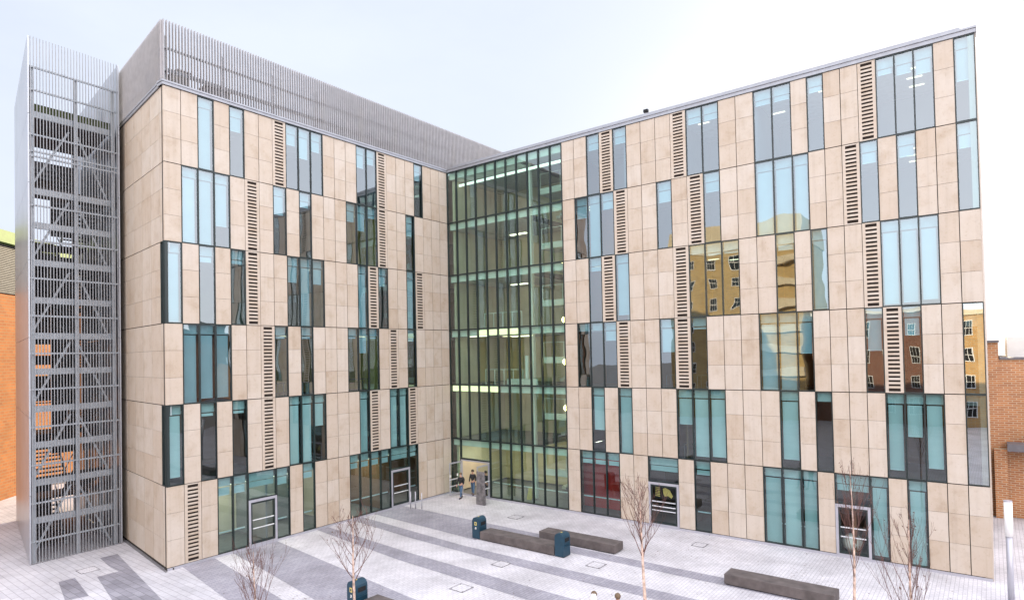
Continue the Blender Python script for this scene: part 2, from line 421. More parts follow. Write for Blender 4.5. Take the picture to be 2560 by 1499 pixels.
# backing strips behind the stone joints (only behind stone and grilles)
def backing(F, U, base, W, DD, mb, ncol):
    for r in range(6):
        gl = set()
        for c0, c1, _ in W[r]: gl.update(range(c0, c1+1))
        if r == 5:
            for a, b in DD: gl.update((a, b))
        c = 0
        while c < ncol:
            if c in gl: c += 1; continue
            s = c
            while c < ncol and c not in gl: c += 1
            F.box(mb, U[base+s]+.004, U[base+c]-.004, ZS[r+1]+.001, ZS[r]-.001, -.20, -.13, 'joint')
    F.box(mb, U[base], U[base+ncol], 0.0, .10, -.3, -.012, 'joint')
backing(FL, UL, 0, WL, DL, wall['left'], 24); backing(FR, UR, UR0, WR, DR, wall['right'], 25)
# end wall with the two corner windows
EU = [0, .62]+[.62+1.55*k for k in range(1, 9)]
for r in range(6):
    z1, z0 = ZS[r], ZS[r+1]
    if r in (2, 4):
        window(FE, [0.02, .62], z0, z1, [0.0])
        cols = range(1, 9)
    else: cols = range(0, 9)
    for c in cols: stone_cell(wall['end'], FE, EU[c], EU[c+1], z0, z1)
    FE.box(wall['end'], EU[1 if r in (2, 4) else 0]+.03, EU[9], z0+.001, z1-.001, -.20, -.13, 'joint')
FE.box(wall['end'], 0, EU[9], -.0, .10, -.3, -.012, 'joint')
wall['left'].build('stone_wall', bld); wall['right'].build('stone_wall', bld); wall['end'].build('stone_wall', bld)
# base plinth strip and dark gutter
mb = MB()
FL.box(mb, 0, LA, .0, .115, -.010, .03, 'alu'); FR.box(mb, 0.04, END, .0, .115, -.010, .03, 'alu'); mb.build('plinth', bld)

# curtain wall of the atrium
cw = MB(); gl = MB()
for r in range(6):
    z1, z0 = ZS[r], ZS[r+1]
    for c in range(12):
        if r == 5 and c in (2, 3): continue
        FR.box(cw, UR[c]-.035 if c else 0.006, UR[c]+.035, z0, z1, -.14, .035, 'frame')
    FR.box(cw, .036, UR[11], z1-.05, z1+.035 if r else z1, -.14, .03, 'frame')
    for c in range(11):
        if r == 5 and c in (1, 2, 3): continue
        FR.quad(gl, UR[c]+.02, UR[c+1]-.02, z0, z1, -.05, 'atrium_glass')
FR.box(cw, UR[0]+.036, UR[1]-.036, .12, .18, -.14, .03, 'frame'); FR.box(cw, UR[4]+.036, UR[11]-.036, .12, .18, -.14, .03, 'frame')
FR.box(cw, UR[1]+.036, UR[4]-.036, 2.52, 2.62, -.14, .03, 'frame')
FR.quad(gl, UR[1]+.03, UR[4]-.03, 2.6, ZS[5], -.05, 'atrium_glass')
cwo = cw.build('curtain_wall', bld); gl.build('pane', cwo)
mb = MB(); FR.box(mb, UR[4]+.05, UR[11]-.05, 1.08, 1.14, -.36, -.31, 'bar'); mb.build('guard_rail', cwo)
# entrance: steel frame and two leaves standing open
mb = MB(); FR.box(mb, UR[1]+.036, UR[1]+.10, .12, 2.519, -.1, .04, 'alu'); FR.box(mb, UR[4]-.10, UR[4]-.036, .12, 2.519, -.1, .04, 'alu'); FR.box(mb, UR[1]+.10, UR[4]-.10, 2.43, 2.517, -.1, .038, 'alu')
ef = mb.build('entrance_frame', bld)
for hy, lab in ((-.99, 1), (-3.55, 0)):
    d = MB()
    for (x0, x1, z0, z1) in ((-1.28, -1.2, .13, 2.42), (-.12, -.05, .13, 2.42)): d.box(x0, x1, hy-.022, hy+.022, z0, z1, 'alu')
    d.box(-1.2, -.12, hy-.021, hy+.021, 2.32, 2.42, 'alu'); d.box(-1.2, -.12, hy-.021, hy+.021, .13, .25, 'alu')
    o = d.build('door', bld)
    g = MB(); g.poly([(-1.2, hy, .25), (-.12, hy, .25), (-.12, hy, 2.32), (-1.2, hy, 2.32)], 'clear'); g.build('pane', o)
    for z in (.75, 1.22):
        b = MB(); b.box(-1.32, -.06, hy-.075, hy-.035, z, z+.06, 'bar'); b.build('push_bar', o)
    if lab:
        for x, z in ((-1.24, 1.42), (-.5, 1.42)):
            b = MB(); b.box(x-.07, x+.07, hy-.04, hy-.03, z, z+.17, 'white'); b.build('paper_notice', o)

# copings, roof and back walls
mb = MB()
FL.box(mb, -.06, LA, 23.36, 23.50, -.5, .07, 'coping'); FL.box(mb, -.09, LA, 23.50, 23.58, -.5, .11, 'coping')
FE.box(mb, .12, 14, 23.36, 23.50, -.5, .07, 'coping'); FE.box(mb, .15, 14, 23.50, 23.575, -.5, .10, 'coping')
mb.build('roof_coping', bld)
mb = MB()
FR.box(mb, 0.12, END+.05, 23.36, 23.54, -.6, .05, 'coping'); FR.box(mb, 0.14, END+.07, 23.54, 23.62, -.6, .10, 'coping'); FR.box(mb, 0.5, END-.5, 23.62, 23.78, -.9, -.08, 'coping')
mb.build('roof_coping', bld)
mb = MB()
slant(mb, 14, .5, 12.75, 23.1, 23.34, 'pack', .3); mb.box(.5, 14, -END+.02, .5, 23.1, 23.33, 'pack')
mb.build('roof', bld)
mb = MB()
mb.box(-17.8, 14, 12.8, 13.1, 0, 23.3, 'stone'); mb.box(13.8, 14.1, -END, 12.8, 0, 23.3, 'stone'); mb.box(.05, 13.8, -END-.02, -END+.25, 0, 23.3, 'stone')
mb.build('rear_wall', bld)

# roof screen of vertical fins
def fins(F, u0, u1, sp, z0, z1, d0, d1, th, k, mb):
    n = int((u1-u0)/sp)
    for i in range(n+1):
        u = u0+i*sp
        F.box(mb, u-th/2, u+th/2, z0, z1, d0, d1, k)
mb = MB()
fins(FL, .03, LA+13, .150, 23.585, 26.55, -.07, .08, .033, 'fin', mb)
sc = mb.build('roof_screen', bld)
mb = MB(); FL.box(mb, 0, LA+13, 25.20, 25.30, -.19, -.105, 'steel'); FL.box(mb, 0, LA+13, 24.10, 24.28, -.22, -.105, 'steel'); mb.build('rail', sc)
for k in range(12):
    u = .25+k*2.85; mb = MB(); FL.box(mb, u-.06, u+.06, 23.585, 25.9, -.36, -.225, 'steel'); mb.build('post', sc)
mb = MB(); fins(FE, .12, 13.8, .150, 23.585, 26.55, -.07, .08, .033, 'fin', mb)
sc2 = mb.build('roof_screen', bld); sc2['label'] = 'fin screen on the end wall, seen edge on'
mb = MB(); FE.box(mb, .1, 13.8, 25.20, 25.30, -.19, -.105, 'steel'); FE.box(mb, .1, 13.8, 24.10, 24.28, -.22, -.105, 'steel'); mb.build('rail', sc2)
# rooftop plant behind the screen
mb = MB(); mb.box(-12.5, 6, 4.5, 10, 23.34, 25.0, 'pack'); mb.build('plant_room', bld)
for x0, x1, h in ((-16.9, -15.6, 24.6), (-7.8, -6.7, 24.9), (-1.2, -.2, 24.9), (-18.4, -17.8, 24.9)):
    mb = MB(); mb.box(x0, x1, 1.4, 2.6, 23.34, h, 'louvre'); mb.box(x0-.05, x1+.05, 1.35, 2.65, h, h+.08, 'canopy'); mb.build('air_unit', bld)

# ---------------------------------------------------------------- interiors
for r in range(6):                             # floor slabs and ceilings
    mb = MB(); z = ZS[r+1]
    top = z-.02 if r < 5 else .05; bot = top-.3 if r < 5 else 0.0
    slant(mb, -.02, .27, 12.75, bot, top, 'tile' if r == 5 else 'carpet')
    mb.box(.27, 13.8, -END+.25, -10.2, bot, top-.003, 'tile' if r == 5 else 'carpet')
    mb.box(.27, 6.2, -6.35, -.02, bot, top-.004, 'tile')
    mb.box(6.2, 13.8, -10.2, 12.8, bot, top-.005, 'tile')
    if r == 5: mb.box(.16, 6.2, -10.2, -6.35, bot, top-.006, 'tile')
    mb.build('floor_slab', bld)
    mb = MB(); zc = ZS[r]-.46
    slant(mb, -.02, .29, 6.0, zc, zc+.05, 'ceil', .3); mb.box(.29, 6.0, -END+.3, -10.2, zc, zc+.05, 'ceil')
    mb.box(.45, 6.2, -6.35, -.02, zc, zc+.05, 'ceil')
    mb.build('ceiling', bld)
left_w = [['grey','beige','grey','grey'],['grey','grey','beige','yellow'],['beige','beige','buff','beige'],['beige','yellow','yellow','yellow'],['brown','brown','brown','grey'],['beige','grey','beige','brown']]
right_w = [['grey','grey','grey','grey','grey'],['orange','grey','grey','grey','grey'],['orange','buff','grey','grey','beige'],['blue','brown','brown','brown','brown'],['brown','brown','brown','brown','brown'],['red','wood','brown','brown','brown']]
for r in range(6):
    z0, z1 = ZS[r+1]-.02, ZS[r]-.46
    for i, k in enumerate(left_w[r]):
        cs = [0, 6.6, 12, 16.4, 24]; u0, u1 = cs[i]*LA/24, cs[i+1]*LA/24
        ub = u0 if i else 1.1
        kk = 'w_'+k; dp = 5.0 if r < 5 else 3.6
        mb = MB(); FL.box(mb, ub+.06, u1-.06, z0, z1, -dp-.1, -dp, kk)
        if i: FL.box(mb, u0-.05, u0+.05, z0, z1, -dp, -.5, kk)
        if i == 3: FL.box(mb, u1-.3, u1-.1, z0, z1, -dp, -.5, kk)
        if i == 0: FE.box(mb, 1.0, 5.0, z0, z1, -.45, -.35, kk)
        mb.build('room_wall', bld)
    for i, k in enumerate(right_w[r]):
        cs = [11, 15.6, 19.4, 24, 29, 36]
        f = lambda c: UR[int(c)]+(c-int(c))*(UR[min(36, int(c)+1)]-UR[int(c)])
        u0, u1 = f(cs[i]), f(cs[i+1]); kk = 'wood' if k == 'wood' else 'w_'+k
        dp = 5.0
        if r == 5 and i == 0: dp = 1.7
        if r in (1, 2) and i == 0: dp = 2.4
        mb = MB(); FR.box(mb, u0+.06, u1-.06, z0, z1, -dp-.1, -dp, kk); FR.box(mb, u0-.05, u0+.05, z0, z1, -dp, -.5, kk)
        mb.build('room_wall', bld)
def lights(F, lst):
    for r, u, ds in lst:
        z = ZS[r]-.50
        for d in ds:
            mb = MB(); F.box(mb, u-.0, u+.62, z, z+.03, -d-.09, -d, 'strip'); mb.build('ceiling_or_fill_light', bld)
lights(FR, [(0, UR[13]+.1, (2.2,)), (0, UR[20]+.2, (1.4,)), (0, UR[21]+.3, (2.6,)), (0, UR[24]+.3, (2.6,)), (0, UR[27]+.35, (1, 2, 3, 4)), (0, UR[32]+.3, (1, 2.2, 3.4)),
            (1, UR[18], (2.4,)), (1, UR[21]+.2, (2.8,)), (1, UR[32]+.2, (1, 2.2, 3.4)), (1, UR[14], (3.0,)), (2, UR[20], (3,)), (2, UR[21], (4,)), (5, UR[12], (.5, 1.1)), (5, UR[13], (.5, 1.1)), (5, UR[20], (1, 2.2)), (5, UR[17], (1.4,)), (1, UR[12], (.8, 1.5)), (2, UR[13], (.8, 1.5))])
lights(FL, [(0, UL[9], (3,)), (1, UL[14]+.2, (1.5, 3)), (2, UL[8]+.2, (2.4,)), (3, UL[7]+.1, (1.8, 3.4)), (3, UL[9]+.1, (2.2,)), (3, UL[13]+.1, (1.6, 3.2)), (3, UL[15]+.2, (1.4, 3)), (3, UL[19], (1.6, 3.2)), (4, UL[2], (3.6,)), (2, UL[10], (1.2,)), (1, UL[15], (1.2, 2.4))])
for F, u0, u1, d0, d1 in ((FL, UL[3], UL[6], .5, 3.2), (FL, UL[7], UL[10], .5, 3.2), (FL, UL[13], UL[16], .5, 3.2), (FL, UL[17], UL[19], .5, 3.2), (FR, UR[1]+.2, UR[4], .6, 3.0), (FR, UR[5], UR[6]+.4, .8, 4.5)):
    z = ZS[5]-.52
    mb = MB(); F.box(mb, u0, u1, z, z+.03, -d1, -d0, 'soft'); mb.build('ceiling_or_fill_light', bld)  # unseen glowing panels added to brighten the ground floor and foyer
# atrium: spandrel bands, back walls, balconies, stair flights
for r in range(6):
    z1, z0 = ZS[r], ZS[r+1]
    mb = MB(); FR.box(mb, .1, UR[11]-.05, z1-.50, z1-.06, -.30, -.20, 'white'); mb.build('spandrel', bld)
    mb = MB(); FR.box(mb, .1, 6.2, z0, z1-.5, -6.1, -6.0, 'w_cream' if r != 2 else 'w_beige'); FR.box(mb, .1, .3, z0, z1-.5, -6.0, -.5, 'w_beige')
    FR.box(mb, 10.0, 10.15, z0, z1-.5, -8.0, -.4, 'w_brown' if r > 2 else 'w_orange')
    FR.box(mb, 6.2, 10.0, z0, z1, -9.1, -9.0, 'w_grey' if r % 2 else 'w_green'); mb.build('atrium_wall', bld)
    mb = MB(); FR.box(mb, 6.28, 6.52, z0, z1-.01, -1.7, -1.45, 'white'); mb.build('column', bld)
    zb = z0+1.45
    mb = MB(); FR.box(mb, 6.55, 9.98, zb, zb+.42, -2.6, -2.45, 'white'); FR.box(mb, 6.55, 9.98, zb, zb+.12, -4.4, -2.6, 'ceil'); lb = mb.build('balcony', bld)
    mb = MB()
    for k in range(5): FR.box(mb, 6.6+k*.83, 6.64+k*.83, zb+.42, zb+1.42, -2.56, -2.52, 'white')
    FR.box(mb, 6.6, 9.98, zb+1.42, zb+1.46, -2.57, -2.51, 'white'); mb.build('railing', lb)
    mb = MB()                                    # flight up to the balcony
    for k in range(9):
        FR.box(mb, 6.6+k*.32, 6.6+(k+1)*.32, z0+.1+k*.155, z0+.16+(k+1)*.155, -6.0, -4.5, 'ceil')
    mb.build('stair_flight', bld)
    if r in (2, 3):
        mb = MB()
        for k in range(5): FR.box(mb, 2.9+k*.82, 2.94+k*.82, z0, z0+1.05, -.62, -.58, 'white')
        FR.box(mb, 2.9, 6.2, z0+1.05, z0+1.09, -.63, -.57, 'white'); mb.build('railing', bld)
mb = MB(); FR.box(mb, .4, 9.9, 22.46, 22.62, -1.0, -.9, 'glow'); mb.build('ceiling_or_fill_light', bld)  # pale beam under the roof with a mild glow given to its surface
for r, u, d in [(a, b, c) for a in range(1, 6) for b, c in ((2.2, 4.6),)]+[(3, 1.0, 1.0), (4, .6, .9), (4, 2.6, .9)]:
    mb = MB(); FR.box(mb, u, u+1.5, ZS[r]-.51, ZS[r]-.48, -d-.3, -d, 'soft'); mb.build('ceiling_or_fill_light', bld)  # fill panels added to brighten the atrium
for r in range(6):
    mb = MB(); FR.box(mb, 7.0, 9.6, ZS[r]-.56, ZS[r]-.52, -7.2, -6.6, 'soft'); mb.build('ceiling_or_fill_light', bld)  # more added fill, deep in the stair void

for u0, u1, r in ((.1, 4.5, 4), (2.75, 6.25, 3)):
    mb = MB(); FR.box(mb, u0, u1, ZS[r]-.47, ZS[r]-.10, -.199, -.17, 'warm_glow'); mb.build('spandrel_glow', bld)  # yellow glow on the spandrels, made with added emissive sheets
mb = MB(); FR.box(mb, 4.65, 7.2, ZS[4]+.03, ZS[4]+.42, -.9, -.84, 'white'); FR.box(mb, 6.3, 6.5, ZS[4]+.42, ZS[4]+2.0, -.9, -.75, 'white'); mb.build('balustrade', bld)
mb = MB(); FR.box(mb, 4.7, 7.0, ZS[3]-.62, ZS[3]-.58, -.75, -.35, 'strip'); mb.build('ceiling_or_fill_light', bld)  # emissive strip added for the glow at mid height
# pendant lamps hanging in the atrium (each hangs on its own)
for i, (u, z, d, lab) in enumerate(((8.95, 12.2, 1.6, 'small glowing pendant lamp behind the atrium glass, topmost of the column of lamps'),
                     (8.95, 8.95+.45, 1.6, 'glowing pendant lamp in the atrium level with the fourth storey glazing from the top'),
                     (8.95, 6.35, 1.6, 'glowing pendant lamp in the atrium below the brightest pendant lamp'),
                     (8.95, 15.9-.1, 1.6, 'faint pendant lamp high behind the atrium glazing under the roof'))):
    p = FR.p(u, z, -d)
    t = thing('pendant_lamp', lab, 'lamp', p, 'pendant lamps in the atrium')
    a = MB(); a.tube([(p.x, p.y, p.z+.14), (p.x, p.y, p.z+1.3)], .012, 'iron', 5); a.build('cord', t)
    a = MB(); a.ball(p, .15, 'bulb', 12, 8, 1.3); a.build('lamp_globe', t, True)

# ------------------------------------------------------------------ stair tower
tw = thing('stair_tower', 'tall open stair tower screened with vertical metal fins left of the building', 'tower', (-21.4, 9, 0))
TA, TB = Vector((-23.32, 6.68)), Vector((-19.14, 6.87)); TC = Vector((-21.05, 18.2)); TD = Vector((-17.72, 18.2))
FT = Frame(TA, TB-TA, (.04, -1)); WT = (TB-TA).length; TH = 26.55
def side(a, b, nrm): return Frame(a, b-a, nrm)
FTL = side(TA, TC, (-(TC-TA).y, (TC-TA).x)); FTR = side(TB, TD, ((TD-TB).y, -(TD-TB).x)); FTB = side(TC, TD, (0, 1))
lenL, lenR = (TC-TA).length, (TD-TB).length
mb = MB(); zb = [0.02, 3.4, 7.3, 11.3, 15.2, 19.1, 22.6, TH]
for i in range(7): FTL.box(mb, .0, lenL, zb[i]+.012, zb[i+1]-.006, -.05, .02, 'panel')
mb.build('side_cladding', tw)
mb = MB()
for i in range(7): FTR.box(mb, .0, lenR, zb[i]+.012, zb[i+1]-.006, -.05, .02, 'panel')
mb.build('side_cladding', tw)
mb = MB(); fins(FT, .10, WT-.08, .137, .05, TH, -.02, .025, .030, 'tower_fin', mb); fs = mb.build('fin_screen', tw)
bands = [2.06, 3.96, 5.86, 7.68, 9.58, 11.4, 13.22, 15.14, 17.06, 18.8, 22.75]
for z in bands: mb = MB(); FT.box(mb, .12, WT-.25, z-.16, z+.16, -.55, -.40, 'steel'); mb.build('floor_beam', tw)
for z in (25.04, 23.88, 24.05-3.3, 21.6, 20.5, 18.0, 16.2, 14.3, 12.4, 10.5, 8.7, 6.8, 4.9, 3.0, 1.1): mb = MB(); FT.box(mb, .05, WT-.05, z-.04, z+.04, -.15, -.05, 'steel'); mb.build('rail', tw)
for u in (.14, WT/2, WT-.32): mb = MB(); FT.box(mb, u, u+.13, 0, 25.1, -.36, -.17, 'steel'); mb.build('post', tw)
for u in (.2, (TD-TC).length-.3): mb = MB(); FTB.box(mb, u, u+.12, 0, 25.1, -.36, -.17, 'steel'); mb.build('post', tw)
for q in (.33, .66):
    for Fx, ln in ((FTL, lenL), (FTR, lenR)): mb = MB(); Fx.box(mb, q*ln, q*ln+.14, 0, 25.1, -.3, -.1, 'steel'); mb.build('post', tw)
for za in (22.3, 18.55, 14.8, 11.1, 7.3, 3.6):
    zz = max(.1, za-3.4)
    for p, q in ((FT.p(WT/2-.12, za, -.62), FT.p(.2, zz, -.62)), (FT.p(WT/2+.2, za, -.62), FT.p(WT-.35, zz, -.62))): mb = MB(); mb.bar(p, q, .09, .09, 'steel'); mb.build('brace', tw)
mb = MB()                                       # roof of the stair
def tp(s, t, z):                               # s across 0..1, t along depth 0..1
    a = TA.lerp(TB, s); b = TC.lerp(TD, s); p = a.lerp(b, t); return Vector((p.x, p.y, z))
def tbox(mb, s0, s1, t0, t1, z0, z1, k, dz=0):
    mb.hexa([tp(s0, t0, z0), tp(s1, t0, z0), tp(s1, t1, z0+dz), tp(s0, t1, z0+dz), tp(s0, t0, z1), tp(s1, t0, z1), tp(s1, t1, z1+dz), tp(s0, t1, z1+dz)], k)
tbox(mb, .06, .94, .06, .60, 22.92, 23.2, 'canopy'); tbox(mb, .05, .95, .05, .06, 22.92, 23.35, 'moss'); mb.build('stair_roof', tw)
for s0, s1, z0, z1 in ((.5, .97, 4.2, 16.9), (.5, .97, 18.2, 22.9), (.03, .5, 11.2, 16.9), (.03, .97, 20.6, 22.9), (.03, .5, 7.6, 9.2), (.03, .5, .1, 2.4), (.03, .5, 4.6, 5.8), (.03, .5, 9.9, 10.5)):
    mb = MB(); tbox(mb, s0, s1-.004, .86, .865, z0, z1, 'dark_steel')
    for i in range(int((z1-z0)/.3)): tbox(mb, s0, s1-.006, .855, .8595, z0+i*.3, z0+i*.3+.13, 'louvre')
    mb.build('rear_dark_panel', tw)  # dark panels added to shut out sky and darken the tower
zl = [0.1+1.9*k for k in range(12)]
for k in range(11):
    z0, z1 = zl[k], zl[k+1]
    mb = MB()
    if k % 2 == 0: s0, s1, ta, tb = .08, .46, .24, .62
    else: s0, s1, ta, tb = .54, .92, .62, .24
    n = 11
    for i in range(n):
        q0 = ta+(tb-ta)*i/n; q1 = ta+(tb-ta)*(i+1)/n; zz = z0+(z1-z0)*(i+1)/n
        tbox(mb, s0, s1, q0, q0+(q1-q0)*.85, zz-.05, zz, 'dark_steel')
    for ss in (s0, s1-.015):
        mb.hexa([tp(ss, ta, z0-.15), tp(ss+.015, ta, z0-.15), tp(ss+.015, tb, z1-.15), tp(ss, tb, z1-.15), tp(ss, ta, z0+.12), tp(ss+.015, ta, z0+.12), tp(ss+.015, tb, z1+.12), tp(ss, tb, z1+.12)], 'steel')
        mb.bar(tp(ss, ta, z0+1.0), tp(ss, tb, z1+1.0), .04, .04, 'steel')
    mb.build('stair_flight', tw)
    if k:
        mb = MB()
        if k % 2 == 0: tbox(mb, .06, .94, .06, .24, z0-.15, z0, 'dark_steel')
        else: tbox(mb, .06, .94, .62, .80, z0-.15, z0, 'dark_steel')
        mb.build('landing', tw)

# ------------------------------------------------------------------ ground
mb = MB(); mb.poly([(-400, -400, 0), (400, -400, 0), (400, 400, 0), (-400, 400, 0)], 'asphalt'); o = struct('ground', mb)
mb = MB(); mb.poly([(-60, -60, .004), (12.8, -60, .004), (12.8, 30, .004), (-60, 30, .004)], 'ground'); struct('paving', mb)
mb = MB(); mb.poly([(-36, -12, .008), (-19.2-.6, -5.3, .008), (-18.9, 0, .008), (-18.0, 24, .008), (-36, 24, .008)], 'plank'); struct('plank_paving', mb)
zs = .012
def stripe(pts, k='stripe'):
    mb = MB(); mb.poly([(x, y, zs) for x, y in pts], k); struct('paving_stripe', mb)
stripe([(-19.02, 0), (-17.45, 0), (-18.55, -8), (-19.3, -14), (-21, -14), (-19.75, -5)])
stripe([(-16.5, 0), (-14.0, 0), (-14.6, -5.5), (-15.3, -12), (-15.5, -20), (-18.6, -20), (-17.75, -9), (-17.0, -3.9)])
stripe([(-11.45, 0), (-10.7, 0), (-11.3, -8), (-11.6, -17), (-11.65, -40), (-12.8, -40), (-12.72, -16), (-12.35, -8)])
stripe([(-8.95, 0), (-8.1, 0), (-8.85, -9), (-8.8, -40), (-9.75, -40), (-9.75, -12), (-9.5, -6)])
stripe([(-7.2, 0), (-4.7, 0), (-4.95, -11.6), (-5.87, -11.8), (-5.87, -40), (-6.7, -40), (-6.72, -9.2), (-7.75, -9.0)])
stripe([(-20.85, 5.0), (-20.05, 5.0), (-21.45, -3.5), (-22.3, -8.2), (-23.9, -8.2), (-22.0, 1.95), (-21.1, 1.95), (-21.1, 3)], 'stripe2')
stripe([(-23.3, 2.7), (-22.65, 2.7), (-23.1, -.4), (-23.9, -.2)], 'stripe2')
mb = MB()
mb.hexa([(-LA-.16, -.2, .013), (-LA-.02, -.05, .013), (-18.6, 8.3, .013), (-18.8, 8.3, .013), (-LA-.16, -.2, .02), (-LA-.02, -.05, .02), (-18.6, 8.3, .02), (-18.8, 8.3, .02)], 'iron')
struct('drain_channel', mb)
rn = random.Random(4); mb = MB()
for k in range(900):
    cx, cy, sg = rn.choice(((-2.2, -17.5, 2.2), (-2.0, -22, 2.6), (-3.5, -27, 2.4), (-15, -17, 2.5), (-19, -9, 1.6), (-9, -20, 5)))
    x, y = rn.gauss(cx, sg), rn.gauss(cy, sg)
    if x > -.1 or y > -.1: continue
    a = rn.uniform(0, 6.28); q = rn.uniform(.015, .04); z = rn.uniform(.016, .03)
    mb.poly([(x+math.cos(a)*q, y+math.sin(a)*q, z), (x-math.sin(a)*q*.6, y+math.cos(a)*q*.6, z+.01), (x-math.cos(a)*q, y-math.sin(a)*q, z), (x+math.sin(a)*q*.6, y-math.cos(a)*q*.6, z+.004)], 'leaf')
o = mb.build('fallen_leaves'); o['kind'] = 'stuff'; tag(o, 'small brown fallen leaves scattered over the pale paving', 'leaves')
# access covers
cov = [(-13.32, -13.05, .76, 'square paved access cover nearest the bottom of the photo, right of the forked birch'), (-9.99, -12.56, .70, 'square paved access cover at the strip edge left of the long front bench'),
       (-2.85, -8.0, .76, 'faint square access cover on the pale paving in front of the atrium glass'), (-7.57, -16.35, .74, 'square access cover just below the litter bin at the bench end'),
       (-1.95, -19.2, .68, 'faint square access cover near the stone wall right of the tall slim birch'), (-21.9, 3.4, .8, 'rusty edged access cover on the plank paving in front of the stair tower')]
for x, y, w, lab in cov:
    mb = MB(); t = .03
    for a in ((x-w/2, x+w/2, y-w/2, y-w/2+t), (x-w/2, x+w/2, y+w/2-t, y+w/2), (x-w/2, x-w/2+t, y-w/2+t, y+w/2-t), (x+w/2-t, x+w/2, y-w/2+t, y+w/2-t)):
        mb.box(*a, .006, .022, 'iron')
    for sx in (-1, 1):
        for sy in (-1, 1): mb.box(x+sx*(w/2-.09)-.03, x+sx*(w/2-.09)+.03, y+sy*(w/2-.06)-.025, y+sy*(w/2-.06)+.025, .006, .024, 'iron')
    mb.box(x-w/2+t, x+w/2-t, y-w/2+t, y+w/2-t, .005, .018, 'ground')
    tag(mb.build('access_cover'), lab, 'access cover', 'paved access covers in the plaza')

# ------------------------------------------------------------------ benches, bins, slab, posts
def bench(x0, x1, y0, y1, lab, end_patch=False):
    t = thing('concrete_bench', lab, 'bench', ((x0+x1)/2, (y0+y1)/2, 0), 'dark concrete block benches')
    mb = MB(); mb.box(x0, x1, y0, y1, .05, .46, 'concrete'); mb.build('block', t, False, .015)
    mb = MB(); mb.box(x0+.06, x1-.06, y0+.06, y1-.06, .013, .052, 'bin_black'); mb.build('plinth', t)
bench(-7.62, -6.72, -14.0, -9.2, 'long dark concrete bench between the two navy litter bins')
bench(-5.76, -4.87, -16.36, -11.8, 'dark concrete bench nearest the building, behind the right hand litter bin')
bench(-6.63, -5.70, -26.3, -22.05, 'dark concrete bench at the lower right, standing alone near the birches')
bench(-17.5, -16.6, -16.5, -11.5, 'dark concrete bench cut off by the bottom edge beside the nearest bin')
def litter_bin(x, y, lab, badge=True):
    t = thing('litter_bin', lab, 'litter bin', (x, y, 0), 'navy litter bins')
    w, dp = .26, .30
    mb = MB(); prof = [(-w, .04), (-w, .93), (-w*.93, 1.02), (-w*.72, 1.10), (-w*.38, 1.15), (0, 1.165), (w*.38, 1.15), (w*.72, 1.10), (w*.93, 1.02), (w, .93), (w, .04)]
    n = len(prof)
    A = [(x-dp, y+a, z) for a, z in prof]; B = [(x+dp, y+a, z) for a, z in prof]
    mb.poly(A, 'bin'); mb.poly(B[::-1], 'bin')
    for i in range(n):
        j = (i+1) % n; mb.poly([A[j], A[i], B[i], B[j]], 'bin')
    mb.build('body', t, False, .02)
    mb = MB(); mb.box(x-dp+.03, x+dp-.03, y-w+.03, y+w-.03, .012, .05, 'bin_black'); mb.build('base', t)
    for sy in (-1, 1):
        mb = MB(); mb.box(x-.17, x+.21, y+sy*(w+.004)-.006, y+sy*(w+.004)+.006, .74, .92, 'bin_black'); mb.build('opening', t)
        mb = MB(); mb.box(x-.27, x+.27, y+sy*(w+.02)-.02, y+sy*(w+.02)+.02, .55, .57, 'bin'); mb.build('trim', t)
    if badge: mb = MB(); mb.box(x-dp-.012, x-dp-.004, y-.07, y+.08, .74, .92, 'gold'); mb.box(x-dp-.014, x-dp-.0121, y-.035, y+.045, .785, .875, 'bin'); mb.build('badge', t)
    if badge: mb = MB(); mb.box(x-dp-.012, x-dp-.004, y-.045, y+.05, .53, .64, 'white'); mb.bar((x-dp-.013, y-.04, .54), (x-dp-.013, y+.045, .63), .02, .012, 'bin'); mb.build('emblem', t)
    mb = MB(); mb.ball((x-.05, y, 1.165), .05, 'gold', 8, 5, .25); mb.build('stub_plate', t)
litter_bin(-7.30, -8.90, 'navy litter bin at the far left end of the long bench')
litter_bin(-7.30, -14.30, 'navy litter bin at the right end of the long bench', False)
litter_bin(-17.28, -11.08, 'navy litter bin nearest the camera at the bottom of the photo')
mb = MB(); mb.hexa([(-1.70, -4.50, .005), (-1.52, -4.52, .005), (-1.50, -3.80, .005), (-1.72, -3.80, .005), (-1.66, -4.46, 2.2), (-1.55, -4.46, 2.18), (-1.54, -3.86, 2.17), (-1.68, -3.84, 2.22)], 'slab')
tag(mb.build('standing_stone', None, False, .02), 'tall rough grey standing stone slab in front of the open entrance', 'stone slab')
for x, y, h, lab in ((-5.05, -1.05, 1.15, 'slim steel post closest to the left door, leftmost of three'), (-4.86, -1.30, 1.15, 'slim steel post in the middle of the three by the left wing'), (-4.6, -1.62, 1.05, 'slim steel post nearest the entrance, rightmost of three')):
    t = thing('steel_post', lab, 'post', (x, y, 0), 'slim steel posts by the left wing')
    mb = MB(); mb.tube([(x, y, .012), (x, y, h)], .035, 'alu', 12); mb.build('shaft', t, True)
    mb = MB(); mb.tube([(x, y, .0125), (x, y, .03)], .07, 'alu', 12); mb.build('base_plate', t)
x, y = -2.69, -31.67
t = thing('street_lamp', 'slim grey lamp column with a white cylindrical head at the right edge', 'street lamp', (x, y, 0))
mb = MB(); mb.tube([(x, y, .0), (x, y, 2.66)], .105, 'alu', 20); mb.build('column', t, True)
mb = MB(); mb.tube([(x, y, 2.66), (x, y, 3.97)], .135, 'lampw', 20); mb.build('lamp_head', t, True)
mb = MB(); mb.tube([(x, y, 3.97), (x, y, 4.01)], .14, 'alu', 20); mb.build('cap', t)
